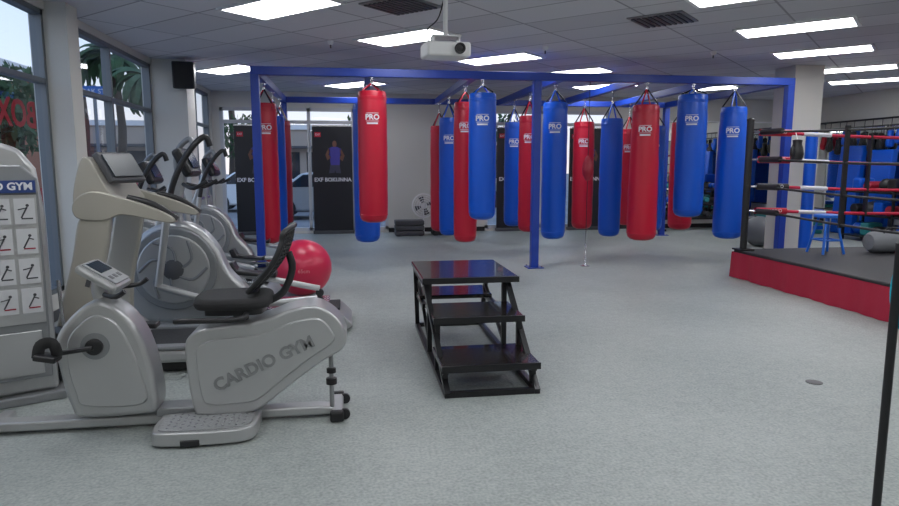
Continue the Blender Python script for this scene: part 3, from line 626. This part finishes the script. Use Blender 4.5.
elliptical(-1.56,6.15);elliptical(-2.3,7.7,.93);elliptical(-1.95,9.15,.97)
# ---------------------------------------------------------------- stand right foreground
sx,sy=2.10,2.2
g=group('coat_stand',(sx,sy,0))
tube('pole',[(sx,sy,.02),(sx,sy,1.2)],.017,BLACK,g);lathe('base',[(.12,0),(.12,.015),(.03,.03)],(sx,sy,0),BLACK,g,24)
tube('hook',[(sx,sy,1.15),(sx+.05,sy,1.17),(sx+.06,sy,1.22)],.008,BLACK,g,8,4)
V=[];F=[]
for i in range(13):
    for j in range(9):
        a=2*math.pi*j/8;r=.02+.03*math.sin(i/12*3.0)+.008*math.sin(3*a+i*.3);V.append((sx+.045+r*math.cos(a),sy+r*math.sin(a),.86+.34*i/12))
for i in range(12):
    for j in range(8): F.append((i*9+j,i*9+j+1,(i+1)*9+j+1,(i+1)*9+j))
fromdata('hung_towel',V,F,g,CYAN,60)
# ---------------------------------------------------------------- exterior
boxes('ground_outside',[S(-80,80,-40,120,-.3,-.12)],mat('asphalt',(.22,.22,.23),.8,var=.2,vscale=.5))
boxes('sidewalk',[S(-5,XL-.16,-20,17.5,-.115,-.02)],mat('concrete',(.5,.5,.49),.8,var=.1))
GREEN=mat('leaf_green',(.035,.085,.03),.7,var=.4,vscale=2);TRUNK=mat('trunk_brown',(.08,.06,.045),.9)
def leaves(name,c,s,n,parent,size=.18):
    V=[];F=[]
    for i in range(n):
        while True:
            p=Vector((random.uniform(-1,1),random.uniform(-1,1),random.uniform(-1,1)))
            if .35<p.length<1: break
        p=Vector((p.x*s[0],p.y*s[1],p.z*s[2]))+Vector(c)
        q=Euler((random.uniform(0,6),random.uniform(0,6),random.uniform(0,6))).to_matrix();o=len(V)
        V+=[p+q@Vector((-size,0,0)),p+q@Vector((0,-size*.4,0)),p+q@Vector((size,0,0)),p+q@Vector((0,size*.4,0))];F.append((o,o+1,o+2,o+3))
    me=bpy.data.meshes.new(name);me.from_pydata([tuple(v) for v in V],[],F);put(me,name,parent,GREEN)
G0=-.11
def tree(x,y,h,w):
    g=group('tree',(x,y,G0));tube('trunk',[(x,y,G0),(x+.05,y,h*.35),(x,y+.1,h*.6)],.12,TRUNK,g,10,0,rad=(.14,.07))
    for k in range(4):
        a=k*1.6;tube('branch_%d'%k,[(x,y,h*.5),(x+w*.5*math.cos(a),y+w*.5*math.sin(a),h*.75)],.05,TRUNK,g,8)
    leaves('foliage',(x,y,h*.72),(w,w,h*.3),700,g,.17)
def shrub(x,y,h):
    g=group('shrub',(x,y,-.02));tube('stem',[(x,y,-.02),(x,y,h*.6)],.04,TRUNK,g,8);leaves('foliage',(x,y,h*.55),(.45,.6,h*.42),450,g,.11)
def palm(x,y,h):
    g=group('palm_tree',(x,y,G0));tube('trunk',[(x,y,G0),(x+.2,y,h*.5),(x,y,h)],.2,TRUNK,g,10,0,rad=(.24,.15))
    V=[];F=[]
    for k in range(26):
        a=random.uniform(0,6.28);el=random.uniform(-.5,1.1);L=random.uniform(1.7,2.4)
        d=Vector((math.cos(a),math.sin(a),0));sd=Vector((-math.sin(a),math.cos(a),0));p=Vector((x,y,h))
        for i in range(9):
            w=.22*math.sin(math.pi*(i+.6)/9.2);o=len(V);V+=[p-sd*w-Vector((0,0,w*.6)),p,p+sd*w-Vector((0,0,w*.6))]
            if i: F+= [(o-3,o-2,o+1,o),(o-2,o-1,o+2,o+1)]
            p=p+(d*math.cos(el)+Vector((0,0,math.sin(el))))*(L/8);el-=.27
    fromdata('fronds',V,F,g,GREEN)
tree(-9.3,20.5,4.2,1.3);tree(-7.4,15,3.4,.8);palm(-11,34,6.5);palm(-17,46,8);palm(-8.4,30,5.2);palm(-7,41,7);palm(-13.5,40,7.5);tree(-5,35,4,2);tree(2,36,4.5,2.5);tree(7,32,4,2)
for p in [(-4.3,9.0,1.0),(-4.3,11.6,1.2),(-4.3,14.2,1.1),(-4.3,7.4,.8)]: shrub(*p)
g=group('street_sign',(-5.7,16.2,G0));tube('pole',[(-5.7,16.2,G0),(-5.7,16.2,3.3)],.04,SILV2,g)
box('sign_panel',(-5.7,16.14,3.15),(.75,.03,.24),mat('sign_blue',(.01,.12,.45),.5),g);text('sign_text','OAK ST',.15,(-5.7,16.12,3.15),(math.pi/2,0,0),WPRINT,g,.001)
BW=mat('stucco_orange',(.34,.14,.08),.8);BW2=mat('stucco_tan',(.45,.38,.32),.8)
def building(x0,x1,y0,y1,h,m,sign=None):
    g=group('building',((x0+x1)/2,(y0+y1)/2,G0));boxes('walls',[S(x0,x1,y0,y1,G0,h)],m,g);boxes('parapet',[S(x0-.2,x1+.2,y0-.2,y1+.2,h,h+.4)],WHITE,g)
    n=int((x1-x0)/2.5);boxes('storefront_glass',[S(x0+.4+i*2.5,x0+2.3+i*2.5,y0-.05,y0,.3,2.6) for i in range(n)],SCREEN,g);boxes('awning',[S(x0,x1,y0-1,y0,2.9,3.1)],DGREY,g)
    if sign: text('sign_letters',sign,1.1,(x1-3,y0-.25,h-1.1),(math.pi/2,0,0),mat('neon_red',(.8,.02,.05),.5,emit=(1,.05,.1),estr=2),g,.05)
building(-26,-11.5,24,30,4.6,BW,'PIZZA');building(-40,-14,54,60,4.5,BW2);building(-9,14,58,66,4.5,BW2)
def car(x,y,m):
    g=group('car',(x,y,G0))
    pts=[(-2.2,.25),(-2.25,.6),(-2.1,.85),(-1.5,.92),(-.9,1.38),(.5,1.42),(1.1,.98),(2.0,.86),(2.2,.6),(2.2,.25)]
    prism('body',[(x+p,q-.12) for p,q in pts],y-.85,y+.85,m,g,.08);prism('glasshouse',[(x-1.35,.85),(x-.85,1.22),(x+.45,1.25),(x+.95,.88)],y-.87,y+.87,SCREEN,g,.02)
    for dx in (-1.4,1.4):
        for dy in (-.8,.8): lathe('wheel',[(.2,-.1),(.32,-.09),(.32,.09),(.2,.1)],(x+dx,y+dy,.215),BLACK,g,20,'Y')
car(-8.4,25,mat('car_red',(.35,.02,.02),.3));car(-3,24,WHITE);car(-13.5,20.5,mat('car_blue',(.03,.06,.2),.3));car(4,25,SILV2);car(-.5,20.5,SILV)
# ---------------------------------------------------------------- world
w=bpy.data.worlds.new('sky');sc.world=w;w.use_nodes=True;nt=w.node_tree;nt.nodes.clear()
o=nt.nodes.new('ShaderNodeOutputWorld');bg=nt.nodes.new('ShaderNodeBackground');tc=nt.nodes.new('ShaderNodeTexCoord');sp=nt.nodes.new('ShaderNodeSeparateXYZ');r=nt.nodes.new('ShaderNodeValToRGB')
r.color_ramp.elements[0].color=(.85,.76,.76,1);r.color_ramp.elements[0].position=0;r.color_ramp.elements[1].color=(.36,.52,.85,1);r.color_ramp.elements[1].position=.5
e=r.color_ramp.elements.new(.14);e.color=(.66,.76,.92,1)
nt.links.new(tc.outputs['Generated'],sp.inputs[0]);nt.links.new(sp.outputs['Z'],r.inputs[0]);nt.links.new(r.outputs[0],bg.inputs[0]);nt.links.new(bg.outputs[0],o.inputs[0]);bg.inputs[1].default_value=1.4
# ---------------------------------------------------------------- camera
f=650;th=math.radians(8.7);ph=math.atan(88/650)
cd=bpy.data.cameras.new('camera');co=bpy.data.objects.new('camera',cd);C.objects.link(co)
co.location=(0,0,1.5);co.rotation_euler=(math.pi/2-ph,0,-th);cd.lens=f/899*36;cd.clip_end=300;sc.camera=co
